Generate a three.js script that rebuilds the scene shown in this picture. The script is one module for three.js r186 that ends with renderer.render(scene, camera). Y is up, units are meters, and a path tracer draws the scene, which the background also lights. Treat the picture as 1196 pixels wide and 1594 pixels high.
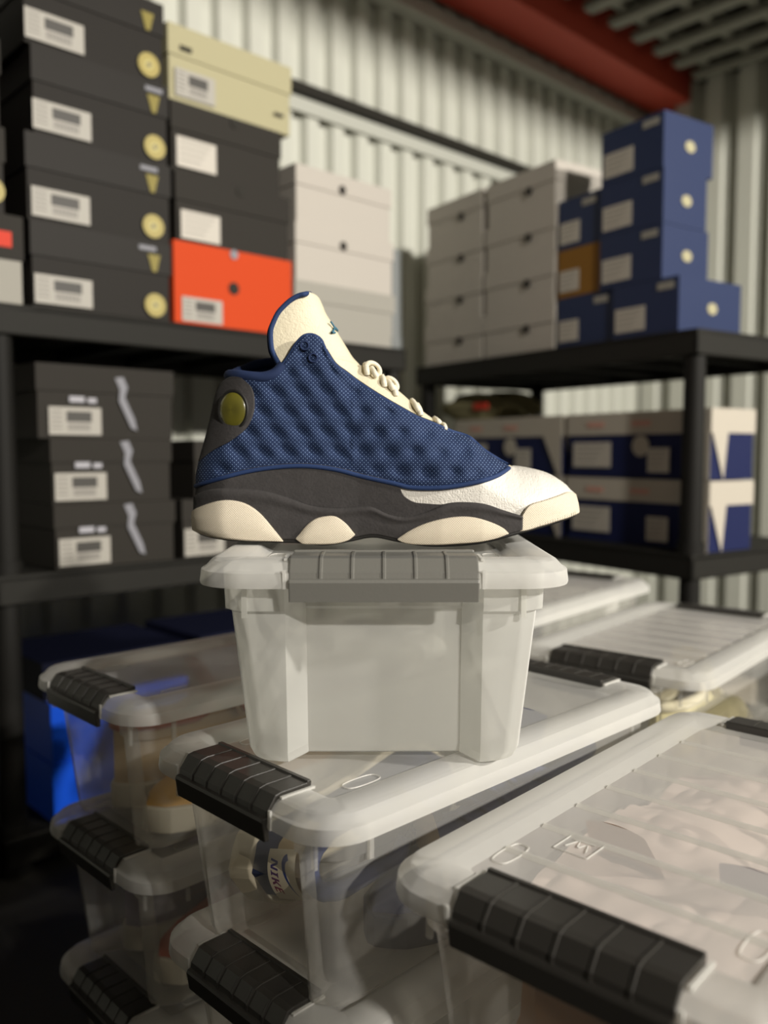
import * as THREE from 'three';
import { RoundedBoxGeometry } from 'three/addons/geometries/RoundedBoxGeometry.js';
import { mergeGeometries, mergeVertices, toCreasedNormals } from 'three/addons/utils/BufferGeometryUtils.js';
import { RectAreaLightUniformsLib } from 'three/addons/lights/RectAreaLightUniformsLib.js';

// ---------------------------------------------------------------- camera, light, exposure
RectAreaLightUniformsLib.init();
const scene = new THREE.Scene();
scene.background = new THREE.Color(0x020202);
const CAM_H = 0.6335, LOW = CAM_H - 0.7705;
const camera = new THREE.PerspectiveCamera(61.87, 1196 / 1594, 0.02, 40);
camera.position.set(0, CAM_H, 0);
camera.rotation.set(-0.069, 0, 0);
camera.focus = 0.592;
camera.userData.fStop = camera.getFocalLength() / 1000 / 0.0078;
const renderer = new THREE.WebGLRenderer({ antialias: true });
renderer.toneMapping = THREE.LinearToneMapping;
renderer.toneMappingExposure = 1.36;
renderer.shadowMap.enabled = true;

// room frame: s runs along the back wall, d runs from the shelf front out of the unit
const U = new THREE.Vector3(0.728, 0, -0.686), N = new THREE.Vector3(0.686, 0, 0.728), P0 = new THREE.Vector3(-0.442, 0, -1.33);
const LEFT_TURN = Math.atan2(0.686, 0.728);
const room = (s, y, d) => P0.clone().addScaledVector(U, s).addScaledVector(N, d).setY(y);
// two corridor lamps light the unit through its open front
const LAMPS = [
  { s: -0.75, y: 2.1 + LOW, d: 4.0, w: 0.15, h: 0.08, color: 0xfff9ee, power: 2200 },
  { s: 1.35, y: 2.1 + LOW, d: 3.7, w: 0.15, h: 0.08, color: 0xfff9ee, power: 2700 },
];

// ---------------------------------------------------------------- helpers
const used = {};
const numbered = (name) => { const n = used[name] = (used[name] ?? -1) + 1; return n ? `${name}_${String(n).padStart(3, '0')}` : name; };
function thing(name, label, category, pos = [0, 0, 0], turn = 0, group) {
  const o = new THREE.Group(); o.name = numbered(name); scene.add(o);
  if (pos.isVector3) o.position.copy(pos); else o.position.set(...pos);
  o.rotation.y = turn; o.userData = { label, category }; if (group) o.userData.group = group;
  return o;
}
function mesh(name, geo, mat, parent) {
  const m = new THREE.Mesh(geo, mat); m.name = parent ? name : numbered(name); m.castShadow = m.receiveShadow = true;
  (parent || scene).add(m); return m;
}
function struct(name, geo, mat) { const m = mesh(name, geo, mat); m.userData.kind = 'structure'; return m; }
let seed = 7;
const rnd = () => { seed = (seed * 1664525 + 1013904223) >>> 0; return seed / 4294967296; };
const bx = (w, h, d, x = 0, y = 0, z = 0, r = 0) => { const g = r ? new RoundedBoxGeometry(w, h, d, 2, r) : new THREE.BoxGeometry(w, h, d); g.translate(x, y, z); return g; };
const merge = (list) => mergeGeometries(list.map((g) => { const q = g.index ? g.toNonIndexed() : g; for (const k of Object.keys(q.attributes)) if (!['position', 'normal', 'uv'].includes(k)) q.deleteAttribute(k); return q; }));
const lerpAt = (xs, ys, x) => { if (x <= xs[0]) return ys[0]; for (let i = 1; i < xs.length; i++) if (x <= xs[i]) return ys[i - 1] + (ys[i] - ys[i - 1]) * (x - xs[i - 1]) / (xs[i] - xs[i - 1] || 1); return ys[ys.length - 1]; };
const smooth = (a, b, x) => { const t = Math.min(1, Math.max(0, (x - a) / (b - a))); return t * t * (3 - 2 * t); };
function grid(na, nb, at, closed = false) {        // a surface of (na+1) x (nb+1) points
  const pos = [], uv = [], idx = [];
  for (let i = 0; i <= na; i++) for (let j = 0; j <= nb; j++) { const p = at(i / na, j / nb, i, j); pos.push(p[0], p[1], p[2]); uv.push(p[3] ?? p[0], p[4] ?? p[1]); }
  for (let i = 0; i < na; i++) for (let j = 0; j < nb; j++) { const a = i * (nb + 1) + j, b = a + nb + 1; idx.push(a, b, a + 1, b, b + 1, a + 1); }
  const g = new THREE.BufferGeometry();
  g.setAttribute('position', new THREE.Float32BufferAttribute(pos, 3)); g.setAttribute('uv', new THREE.Float32BufferAttribute(uv, 2)); g.setIndex(idx); g.computeVertexNormals();
  return g;
}
const tube = (pts, r, n = 24, m = 8, closed = false) => new THREE.TubeGeometry(new THREE.CatmullRomCurve3(pts.map((p) => new THREE.Vector3(...p)), closed), n, r, m, closed);
function flat(points, depth, bevel = 0) {           // an outline in x, y with thickness along z
  return new THREE.ExtrudeGeometry(new THREE.Shape(points.map((p) => new THREE.Vector2(...p))), { depth, bevelEnabled: bevel > 0, bevelSize: bevel, bevelThickness: bevel, bevelSegments: 2 });
}
function canvasTexture(w, h, draw, repeat) {
  const c = document.createElement('canvas'); c.width = w; c.height = h; draw(c.getContext('2d'), w, h);
  const t = new THREE.CanvasTexture(c); t.colorSpace = THREE.SRGBColorSpace; t.magFilter = THREE.LinearFilter;
  if (repeat) { t.wrapS = t.wrapT = THREE.RepeatWrapping; t.repeat.set(repeat[0], repeat[1]); }
  return t;
}
function dataTexture(n, f, repeat, srgb) {
  const a = new Uint8Array(n * n * 4);
  for (let y = 0; y < n; y++) for (let x = 0; x < n; x++) { const v = f(x / n, y / n), o = (y * n + x) * 4; const c = Array.isArray(v) ? v : [v, v, v]; a[o] = c[0] * 255; a[o + 1] = c[1] * 255; a[o + 2] = c[2] * 255; a[o + 3] = 255; }
  const t = new THREE.DataTexture(a, n, n); t.wrapS = t.wrapT = THREE.RepeatWrapping; t.magFilter = THREE.LinearFilter; t.repeat.set(repeat, repeat); if (srgb) t.colorSpace = THREE.SRGBColorSpace; t.needsUpdate = true;
  return t;
}
// tiling value noise
const LATT = Array.from({ length: 4096 }, () => rnd());
function noise(x, y, per) {
  const xi = Math.floor(x), yi = Math.floor(y), f = x - xi, g = y - yi, w = (t) => t * t * (3 - 2 * t), at = (i, j) => LATT[(((i % per) + per) % per) * 61 + (((j % per) + per) % per) * 7 & 4095];
  return (at(xi, yi) * (1 - w(f)) + at(xi + 1, yi) * w(f)) * (1 - w(g)) + (at(xi, yi + 1) * (1 - w(f)) + at(xi + 1, yi + 1) * w(f)) * w(g);
}

// ---------------------------------------------------------------- materials
const std = (color, roughness = 0.7, extra = {}) => new THREE.MeshStandardMaterial({ color, roughness, side: THREE.DoubleSide, ...extra });
const card = (color, roughness = 0.7, extra = {}) => new THREE.MeshPhysicalMaterial({ color, roughness, specularIntensity: 0.35, side: THREE.DoubleSide, ...extra });
const grain = dataTexture(256, (x, y) => 0.5 * noise(x * 64, y * 64, 64) + 0.5 * noise(x * 128, y * 128, 128), 12);
const pebble = dataTexture(256, (x, y) => { const v = noise(x * 40, y * 40, 40) * 0.6 + noise(x * 90, y * 90, 90) * 0.4; return 1 - Math.abs(2 * v - 1); }, 14);
const suedeMap = dataTexture(256, (x, y) => { const v = 0.8 + 0.2 * (0.35 * noise(x * 12, y * 12, 12) + 0.3 * noise(x * 60, y * 60, 60) + 0.35 * noise(x * 128, y * 128, 128)) * 2 - 0.2; return [v, v, v]; }, 10);
const weaveMap = canvasTexture(64, 64, (g) => {
  g.fillStyle = '#091d40'; g.fillRect(0, 0, 64, 64);
  g.strokeStyle = '#12305b'; g.lineWidth = 7;
  for (let i = -64; i < 128; i += 32) { g.beginPath(); g.moveTo(i, 0); g.lineTo(i + 64, 64); g.stroke(); }
  for (const [x, y] of [[16, 16], [48, 48]]) { g.fillStyle = '#8ea9d4'; g.beginPath(); g.ellipse(x, y, 8, 5.5, 0.6, 0, 7); g.fill(); }
}, [1 / 0.0030, 1 / 0.0030]);
const weaveBump = canvasTexture(64, 64, (g) => {
  g.fillStyle = '#303030'; g.fillRect(0, 0, 64, 64);
  for (const [x, y] of [[16, 16], [48, 48], [16, 48], [48, 16]]) { const q = g.createRadialGradient(x, y, 1, x, y, 13); q.addColorStop(0, '#ffffff'); q.addColorStop(1, '#303030'); g.fillStyle = q; g.fillRect(x - 14, y - 14, 28, 28); }
}, [1 / 0.0030, 1 / 0.0030]);
const hatchDraw = (bg, line) => (g) => {
  g.fillStyle = bg; g.fillRect(0, 0, 64, 64); g.strokeStyle = line; g.lineWidth = 8;
  for (let i = -64; i < 128; i += 32) { g.beginPath(); g.moveTo(i - 8, -8); g.lineTo(i + 72, 72); g.stroke(); g.beginPath(); g.moveTo(i + 72, -8); g.lineTo(i - 8, 72); g.stroke(); }
};
const hatchMap = canvasTexture(64, 64, hatchDraw('#ebe2d3', '#d2c4ab'), [1 / 0.0034, 1 / 0.0034]);
const hatchBump = canvasTexture(64, 64, hatchDraw('#ffffff', '#404040'), [1 / 0.0034, 1 / 0.0034]);
const discMap = dataTexture(64, (x, y) => { const v = Math.min(1, 0.8 + 0.25 * noise(x * 2, y * 2, 2)); return [v, v, v * 0.75]; }, 2, true);
const M = {
  // translucent polypropylene of the boxes
  frost: new THREE.MeshPhysicalMaterial({ color: 0xf0f0ec, roughness: 0.58, transmission: 0.7, thickness: 0, ior: 1.46, side: THREE.DoubleSide }),
  clear: new THREE.MeshPhysicalMaterial({ color: 0xf2f1ee, roughness: 0.27, transmission: 0.85, thickness: 0, ior: 1.46, side: THREE.DoubleSide }),
  lid: new THREE.MeshPhysicalMaterial({ color: 0xe6e5e1, roughness: 0.5, transmission: 0.52, thickness: 0, ior: 1.46, side: THREE.DoubleSide }),
  lidFloor: new THREE.MeshPhysicalMaterial({ color: 0xf2f1ee, roughness: 0.28, transmission: 0.7, thickness: 0, ior: 1.46, side: THREE.DoubleSide }),
  hazy: new THREE.MeshPhysicalMaterial({ color: 0xf2efec, roughness: 0.29, transmission: 0.62, thickness: 0, ior: 1.46, side: THREE.DoubleSide }),
  latchGrey: std(0x6a6964, 0.36, { bumpMap: grain, bumpScale: 0.00004 }),
  latch: std(0x2f2d2a, 0.36, { bumpMap: grain, bumpScale: 0.00004 }),
  shelf: card(0x23221f, 0.62),
  post: card(0x191816, 0.6),
  greyPost: std(0x6c7070, 0.55),
  // shoe
  weave: std(0xffffff, 0.85, { map: weaveMap, bumpMap: weaveBump, bumpScale: 0.0004 }),
  navy: std(0x17305c, 0.8),
  navyDark: std(0x13264c, 0.85),
  suede: std(0x403d3d, 0.95, { map: suedeMap, bumpMap: suedeMap, bumpScale: 0.0006 }),
  pod: std(0xffffff, 0.75, { map: hatchMap, bumpMap: hatchBump, bumpScale: 0.0004 }),
  leather: std(0xd6d2ca, 0.5, { bumpMap: pebble, bumpScale: 0.0003 }),
  cream: std(0xd6ccb2, 0.6, { bumpMap: pebble, bumpScale: 0.00025 }),
  rubber: std(0x191715, 0.6),
  lace: std(0xe3dbc6, 0.85),
  teal: std(0x36687f, 0.6),
  // boxes of card
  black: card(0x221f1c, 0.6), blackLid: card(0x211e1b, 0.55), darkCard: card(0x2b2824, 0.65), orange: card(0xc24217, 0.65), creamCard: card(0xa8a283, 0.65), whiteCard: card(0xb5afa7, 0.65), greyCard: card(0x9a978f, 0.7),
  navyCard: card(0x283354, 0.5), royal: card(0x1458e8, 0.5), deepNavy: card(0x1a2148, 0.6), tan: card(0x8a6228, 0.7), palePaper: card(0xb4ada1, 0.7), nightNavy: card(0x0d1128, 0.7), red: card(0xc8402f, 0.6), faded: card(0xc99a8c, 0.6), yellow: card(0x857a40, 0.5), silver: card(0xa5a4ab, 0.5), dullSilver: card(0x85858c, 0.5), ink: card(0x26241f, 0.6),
  wall: std(0xc3c4ba, 0.5), flash: std(0xb3b4ab, 0.55), redSteel: std(0xb8432f, 0.6), darkSteel: std(0x86857b, 0.6), ceiling: std(0x24231f, 0.8), concrete: std(0x35332f, 0.9), corridor: std(0x4b4943, 0.85),
};

// ---------------------------------------------------------------- setting
function corrugated(length, height, pitch, depth, crown, lean = 0.12) {     // upright ribs, facing +z, x from 0 to length
  const out = [], slope = pitch * lean;
  for (let x = 0; x < length; x += pitch) out.push([x, 0], [x + pitch * (1 - crown) - 2 * slope, 0], [x + pitch * (1 - crown) - slope, depth], [x + pitch - slope, depth]);
  out.push([length, 0]);
  const front = out.filter((p) => p[0] <= length), s = new THREE.Shape([...front, [length, -0.02], [0, -0.02]].map((p) => new THREE.Vector2(p[0], -p[1])));
  const g = new THREE.ExtrudeGeometry(s, { depth: height, bevelEnabled: false }); g.rotateX(-Math.PI / 2); return g;
}
const CORNER_S = 2.371, BACK_D = -0.45, TOP = 1.975 + LOW;
const wallBack = struct('wall_back', corrugated(3.98, TOP + 0.1, 0.083, 0.022, 0.42), M.wall);
wallBack.position.copy(room(CORNER_S - 3.98, 0, BACK_D)); wallBack.rotation.y = LEFT_TURN;
const wallRight = struct('wall_right', corrugated(6.4, TOP + 0.1, 0.115, 0.05, 0.5, 0.2), M.wall);
wallRight.position.copy(room(CORNER_S, 0, BACK_D)); wallRight.rotation.y = LEFT_TURN - Math.PI / 2;
const placed = (name, geo, mat) => { const m = struct(name, geo, mat); m.position.copy(P0); m.rotation.y = LEFT_TURN; return m; };   // geometry given in s, y, d
placed('wall_left', bx(0.06, 2.8, 6.6, -1.64, 1.4, 2.7), M.corridor);
placed('floor', bx(6.6, 0.06, 7.2, 0.8, -0.03, 2.4), M.concrete);
placed('ceiling', bx(4.2, 0.05, 2.6, 0.42, TOP + 0.2, 0.75), M.ceiling);
placed('wall_front', bx(4.2, 0.7, 0.06, 0.42, 2.34 + LOW, 2.06), M.darkSteel);
placed('ceiling_corridor', bx(4.4, 0.05, 3.6, 0.42, 2.66, 3.86), M.corridor);
placed('wall_corridor', bx(4.4, 2.8, 0.06, 0.42, 1.4, 5.4), M.corridor);
placed('wall_corridor_right', bx(0.06, 2.8, 4.4, 2.5, 1.4, 3.3), M.corridor);
placed('trim_1', merge([bx(4.0, 0.05, 0.03, 0.37, TOP - 0.005, BACK_D + 0.03), bx(4.0, 0.012, 0.05, 0.37, TOP - 0.03, BACK_D + 0.045)]), M.flash);
placed('trim_2', bx(3.1, 0.022, 0.03, 0.25, 1.643 + LOW, BACK_D + 0.042), M.ink);
placed('trim_3', bx(3.1, 0.035, 0.008, 0.25, 1.612 + LOW, BACK_D + 0.03), M.flash);
placed('beam', merge([bx(4.0, 0.012, 0.15, 0.37, TOP + 0.035, BACK_D + 0.13), bx(4.0, 0.13, 0.012, 0.37, TOP + 0.1, BACK_D + 0.2), bx(4.0, 0.05, 0.012, 0.37, TOP + 0.06, BACK_D + 0.062), bx(4.0, 0.012, 0.09, 0.37, TOP + 0.16, BACK_D + 0.16)]), M.redSteel);
for (let k = 0; k < 13; k++) placed('ceiling_joist', bx(4.0, 0.04, 0.03, 0.37, TOP + 0.12, BACK_D + 0.3 + k * 0.14), M.darkSteel).userData.label = 'dark steel joist under the ceiling';
for (let k = 0; k < 22; k++) placed('ceiling_batten', bx(0.045, 0.02, 2.3, 2.26 - k * 0.13, TOP + 0.085, BACK_D + 1.4), M.darkSteel).userData.label = 'dark steel batten crossing the joists';

// lamp of the corridor, seen by nothing but the things it lights
function lamp(L, name, label) {
  const t = thing(name, label, 'light', room(L.s, L.y, L.d)); t.lookAt(room(L.s * 0.5, CAM_H + 0.1, -0.5));
  mesh('housing', bx(L.w + 0.03, L.h + 0.03, 0.05, 0, 0, -0.032, 0.006), M.flash, t);
  mesh('diffuser', bx(L.w, L.h, 0.006, 0, 0, -0.004), new THREE.MeshStandardMaterial({ color: 0xffffff, emissive: L.color, emissiveIntensity: 2 }), t);
  const a = new THREE.RectAreaLight(L.color, L.power, L.w, L.h); a.position.copy(t.position).add(new THREE.Vector3(0, 0, 0.01).applyQuaternion(t.quaternion)); scene.add(a);
  a.lookAt(room(L.s * 0.5, CAM_H + 0.1, -0.5)); return t;
}
lamp(LAMPS[0], 'corridor_lamp', 'white corridor lamp straight across from the back wall');
lamp(LAMPS[1], 'corridor_lamp', 'white corridor lamp nearer the wall with the navy boxes');

// ---------------------------------------------------------------- clear storage boxes
function rr(hw, hl, r, n = 8) {          // rounded rectangle, anticlockwise seen from above
  const out = [];
  for (const [cx, cz, a0] of [[hw - r, hl - r, 0], [-hw + r, hl - r, 1], [-hw + r, -hl + r, 2], [hw - r, -hl + r, 3]])
    for (let i = 0; i <= n; i++) { const a = (a0 + i / n) * Math.PI / 2; out.push([cx + r * Math.cos(a), cz + r * Math.sin(a)]); }
  return out;
}
function notched(hw, hl, r, nh, nd) {    // the same with a shallow recess in both short ends
  const o = rr(hw, hl, r), k = o.length / 4, g = nd * 0.6;
  const cut = (s) => [[s * (nh + g), s * hl], [s * nh, s * (hl - nd)], [-s * nh, s * (hl - nd)], [-s * (nh + g), s * hl]];
  return [...o.slice(0, k), ...cut(1), ...o.slice(k, 3 * k), ...cut(-1), ...o.slice(3 * k)];
}
function loft(rings, cap) {              // rings: [y, [[x, z] ...]]
  const n = rings[0][1].length, pos = [], idx = [];
  for (const [y, pts] of rings) for (const p of pts) pos.push(p[0], y, p[1]);
  for (let r = 0; r + 1 < rings.length; r++) for (let i = 0; i < n; i++) { const a = r * n + i, b = r * n + (i + 1) % n, c = a + n, d = b + n; idx.push(a, c, b, b, c, d); }
  if (cap) { const base = (rings.length - 1) * n, pts = rings.at(-1)[1].map((p) => new THREE.Vector2(...p)); for (const t of THREE.ShapeUtils.triangulateShape(pts, [])) idx.push(base + t[0], base + t[1], base + t[2]); }
  const g = new THREE.BufferGeometry(); g.setAttribute('position', new THREE.Float32BufferAttribute(pos, 3));
  const uv = []; for (let i = 0; i < pos.length; i += 3) uv.push(pos[i] + pos[i + 1], pos[i + 2] + pos[i + 1]);
  g.setAttribute('uv', new THREE.Float32BufferAttribute(uv, 2)); g.setIndex(idx);
  return toCreasedNormals(g, 0.62);
}
function boxShapes(W, L, H, lw) {
  const hw = W / 2, hl = L / 2, R = 0.034, k = lw * 0.44, mid = -hl;   // origin: middle of the front edge of the lid, at the height of its rim
  const ring = (y, inset) => [y, rr(hw - inset, hl - inset, Math.max(0.004, R - inset))];
  const wall = (y, inset, nd = 0.02) => [y, notched(hw - inset, hl - inset, 0.022, k, nd)];
  const body = [loft([wall(-0.008, 0.0145), wall(-0.034, 0.0155), wall(-0.0365, 0.019), wall(-H + 0.008, 0.0285), wall(-H + 0.002, 0.031), wall(-H, 0.035)], true)];
  for (const sz of [-1, 1]) for (const sx of [-1, 1]) for (const q of [0.37]) body.push(bx(0.0035, 0.022, 0.0025, sx * W * q, -0.027, sz * (hl - 0.0145)));
  for (const sx of [-1, 1]) for (const q of [-0.38, 0.38]) body.push(bx(0.0025, 0.022, 0.0035, sx * (hw - 0.0145), -0.027, L * q));
  const rim = [loft([ring(-0.017, 0), ring(-0.0155, -0.0004), ring(-0.0075, 0.0006), ring(-0.0063, 0.003), ring(-0.0015, 0.0075), ring(-0.0003, 0.0095), ring(0, 0.012), ring(0, 0.0285), ring(-0.0006, 0.0305), ring(-0.0046, 0.036), ring(-0.0055, 0.0385)], false)];
  for (const sz of [-1, 1]) for (const sx of [-1, 1]) rim.push(bx(0.002, 0.012, 0.0016, sx * (lw / 2 + 0.003), -0.011, sz * (hl + 0.0002)), bx(0.002, 0.0016, 0.026, sx * (lw / 2 + 0.003), 0.0004, sz * (hl - 0.021)));
  const floorShape = rr(hw - 0.0385, hl - 0.0385, 0.004), floor = loft([[-0.0054, rr(hw - 0.0382, hl - 0.0382, 0.004)], [-0.0055, floorShape]], true);
  // latch, in profile: z outwards, y up
  const prof = [[-0.0335, -0.002], [-0.034, 0.0028], [-0.0335, 0.0036], [-0.0315, 0.0036], [-0.031, 0.0024], [-0.011, 0.0022], [-0.0065, 0.0012], [-0.0004, -0.0068], [0.0002, -0.0106], [0.0028, -0.0112], [0.0034, -0.0127], [0.0016, -0.0245], [-0.0008, -0.0245], [-0.0008, -0.012], [-0.008, -0.003], [-0.012, -0.0005]];
  const lid = (p) => { const s = new THREE.Shape(p.map(([z, y]) => new THREE.Vector2(z, y))), g = new THREE.ExtrudeGeometry(s, { depth: lw - 0.0016, bevelEnabled: true, bevelSize: 0.0005, bevelThickness: 0.0008, bevelSegments: 2 }); g.rotateY(-Math.PI / 2); g.translate(lw / 2 - 0.0008, 0, 0); return g; };
  const ribP = [[-0.031, 0.002], [-0.031, 0.0031], [-0.011, 0.003], [-0.0058, 0.0018], [0.0005, -0.0065], [0.0011, -0.0105], [-0.001, -0.0105], [-0.002, -0.0065], [-0.007, 0], [-0.012, 0.0012]];
  const rib = new THREE.ExtrudeGeometry(new THREE.Shape(ribP.map(([z, y]) => new THREE.Vector2(z, y))), { depth: 0.0011, bevelEnabled: true, bevelSize: 0.0004, bevelThickness: 0.0006, bevelSegments: 3 }); rib.rotateY(-Math.PI / 2); rib.translate(0.00055, 0, 0);
  const tab = tube([[-0.013, 0, -0.004], [0.013, 0, -0.004], [0.0145, 0, 0], [0.013, 0, 0.004], [-0.013, 0, 0.004], [-0.0145, 0, 0]], 0.0005, 40, 6, true);
  for (const g of [...body, ...rim, floor]) g.translate(0, 0, mid);
  return { W, L, H, lw, body: merge(body), rim: merge(rim), floor, latch: lid(prof), rib, tab, arch: tube(Array.from({ length: 13 }, (_, i) => [0.034 * Math.cos(Math.PI * i / 12), -0.075 + 0.032 * Math.sin(Math.PI * i / 12), -L + 0.048]), 0.0028, 30, 8) };
}
const LARGE = boxShapes(0.243, 0.405, 0.1405, 0.119), WIDE = boxShapes(0.232, 0.41, 0.1405, 0.119), NARROW = boxShapes(0.207, 0.405, 0.1405, 0.1);
function storageBox(S, label, pos, turn, body, { panel: floorMat = M.lidFloor, rim: rimMat = M.lid, latch = M.latch, group } = {}) {
  const t = thing('storage_box', label, 'storage box', pos, turn, group);
  mesh('body', S.body, body, t);
  const lid = mesh('lid', S.rim, rimMat, t); lid.userData.label = 'translucent lid with a raised rim';
  mesh('lid_panel', S.floor, floorMat, lid);
  for (const [sx, sz] of [[1, -0.07], [-1, -0.07]]) { const tb = mesh('tab', S.tab, M.lidFloor, lid); tb.position.set(sx * (S.W / 2 - 0.046), -0.0048, sz); tb.rotation.y = Math.PI / 2; }
  for (const back of [0, 1]) {
    const l = mesh('latch', S.latch, latch, t); l.userData.label = back ? 'dark grey latch at the far end' : 'dark grey ribbed latch';
    if (back) { l.rotation.y = Math.PI; l.position.z = -S.L; }
    for (let k = 0; k < 5; k++) { const r = mesh('rib', S.rib, latch, l); r.position.x = (k - 2) * S.lw / 6; }
  }
  return t;
}
const Y = (drop) => CAM_H - drop;
const FROSTED = { panel: M.hazy, rim: M.lid };
const topBox = storageBox(LARGE, 'frosted empty box on top of the stacks, directly under the sneaker', [0, Y(0.068), -0.53], 0, M.frost, { latch: M.latchGrey });
mesh('arch', LARGE.arch, M.frost, topBox).userData.label = 'frosted arch near the far wall';  // arch tube near the far wall, same frosted material as the body
const MY = -0.80, RY = -0.737;
const midBox = storageBox(NARROW, 'clear box right below the frosted one, holding a white and navy sneaker', [-0.105, Y(0.2085), -0.5354], MY, M.clear);
storageBox(NARROW, 'clear box at the bottom edge, below the box with the navy sneaker', [-0.100, Y(0.349), -0.54], MY + 0.015, M.clear);
storageBox(NARROW, 'clear box on the floor at the foot of the middle stack', [-0.103, Y(0.4925), -0.54], MY, M.clear);
const leftBox1 = storageBox(NARROW, 'clear box topmost of the left stack, in front of the bright blue boxes', [-0.278, Y(0.2085), -0.751], MY, M.clear);
const leftBox2 = storageBox(NARROW, 'clear box second from the top of the left stack, with something red in it', [-0.267, Y(0.349), -0.744], MY + 0.01, M.clear);
storageBox(NARROW, 'clear box lowest of the left stack, standing in the dark', [-0.262, Y(0.4925), -0.744], MY, M.clear);
const right = storageBox(WIDE, 'large clear box nearest the camera with ribbed lid and tan suede shoes', [0.079, Y(0.2289), -0.386], RY, M.clear, { panel: M.hazy });
const backRight = storageBox(WIDE, 'clear box behind the near one, its latch half hidden by the frosted box', [0.232, Y(0.2245), -0.914], -0.70, M.clear, FROSTED);
const farBox = storageBox(WIDE, 'clear box farthest back, its far corner near the black shelf post', [0.065, Y(0.193), -1.06], -0.70, M.clear, FROSTED);
const edgeBox = storageBox(WIDE, 'clear box cut off by the photo edge behind the near ribbed lid', [0.43, Y(0.2245), -0.69], -0.72, M.clear, FROSTED);
for (const [b, q, where, out] of [[right, 0.132, 'nearest the camera', 0.01], [backRight, 0.134, 'behind the nearest one', 0], [farBox, 0.1438, 'farthest back', 0], [edgeBox, 0.134, 'cut off by the photo edge', 0]]) for (let k = 1; k < 3; k++) storageBox(WIDE, `clear box ${['second', 'third'][k - 1]} from the top of the stack ${where}`, [b.position.x + out, b.position.y - q * k, b.position.z + out], b.rotation.y, M.clear);

// ---------------------------------------------------------------- shelving units
function shelving(label, pos, turn, from, to, tops, posts) {
  const t = thing('shelving_unit', label, 'shelf', pos, turn), w = to - from, D = 0.42, cx = (from + to) / 2;
  for (const y of tops) {
    const p = [bx(w, 0.012, D, cx, y - 0.006, -D / 2, 0.003), bx(w, 0.045, 0.012, cx, y - 0.0225, -0.006, 0.004), bx(w, 0.045, 0.012, cx, y - 0.0225, -D + 0.006, 0.004), bx(0.012, 0.045, D, from + 0.006, y - 0.0225, -D / 2, 0.004), bx(0.012, 0.045, D, to - 0.006, y - 0.0225, -D / 2, 0.004)];
    for (let k = 1; k < 6; k++) p.push(bx(0.008, 0.028, D - 0.02, from + w * k / 6, y - 0.02, -D / 2));
    mesh('shelf_board', merge(p), M.shelf, t);
  }
  for (const x of [from + 0.022, to - 0.022]) for (const z of [-0.024, -D + 0.024]) {
    const ys = [0, ...[...tops].sort((a, b) => a - b)];
    const g = [];
    for (let k = 0; k + 1 < ys.length; k++) g.push(new THREE.CylinderGeometry(0.018, 0.02, ys[k + 1] - ys[k] - 0.045, 20).translate(x, (ys[k] + ys[k + 1] - 0.045) / 2, z), new THREE.CylinderGeometry(0.024, 0.024, 0.02, 20).translate(x, ys[k] + 0.01, z));
    mesh('post', merge(g), M.post, t);
  }
  return t;
}
const TIERS = [0.199 + LOW, 0.592 + LOW, 0.985 + LOW];
const RIGHT_TURN = -Math.atan2(0.834, 0.552), RC = new THREE.Vector3(0.538, 0, -1.481), RE = new THREE.Vector3(0.552, 0, 0.834), RN = new THREE.Vector3(-0.834, 0, 0.552);
const rgt = (x, y, z) => RC.clone().addScaledVector(RE, x).addScaledVector(RN, z).setY(y);
const leftUnit = shelving('black plastic shelving unit along the left wall, loaded with dark, orange and white shoe boxes', room(0, 0, 0), LEFT_TURN, -0.16, 0.672, TIERS);
shelving('black plastic shelving unit cut off by the left edge of the photo', room(0, 0, 0), LEFT_TURN, -0.98, -0.165, TIERS);
shelving('black plastic shelving unit on the right with navy and white shoe boxes', rgt(0, 0, 0), RIGHT_TURN, -0.83, 0, TIERS);
for (const [x, z] of [[0.65, -0.024]]) { const p = mesh('post', merge([new THREE.CylinderGeometry(0.02, 0.022, 0.2, 20).translate(x, 1.085 + LOW, z), new THREE.CylinderGeometry(0.0235, 0.0235, 0.02, 20).translate(x, 0.996 + LOW, z)]), M.greyPost, leftUnit); p.userData.label = 'grey post stub standing above the top shelf'; }

// ---------------------------------------------------------------- shoe boxes
const labelTex = canvasTexture(128, 64, (g) => {
  g.fillStyle = '#a09c94'; g.fillRect(0, 0, 128, 64); g.fillStyle = '#75716b'; for (let i = 0; i < 5; i++) g.fillRect(6, 8 + i * 10, 26, 3);
  g.fillStyle = '#35322e'; g.fillRect(42, 10, 62, 24); g.fillStyle = '#6f6b66'; for (let i = 0; i < 22; i++) g.fillRect(44 + i * 2.6, 38, 1 + (i * 7 % 3) * 0.6, 16);
});
const plainTex = canvasTexture(128, 64, (g) => { g.fillStyle = '#bbb5ab'; g.fillRect(0, 0, 128, 64); g.fillStyle = '#98928a'; for (let i = 0; i < 4; i++) g.fillRect(10, 8 + i * 13, 100 - i * 11, 4); });
const ringTex = canvasTexture(64, 64, (g) => { g.fillStyle = '#9c8d44'; g.fillRect(0, 0, 64, 64); g.fillStyle = '#b3a866'; g.beginPath(); g.arc(32, 32, 13, 0, 7); g.fill(); g.fillStyle = '#3a352a'; g.beginPath(); g.arc(32, 32, 6, 0, 7); g.fill(); });
const labelMat = std(0xffffff, 0.55, { map: labelTex }), plainMat = std(0xffffff, 0.55, { map: plainTex }), ringMat = std(0xffffff, 0.5, { map: ringTex });
const uvBox = (w, h, d) => bx(w, h, d);
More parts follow.
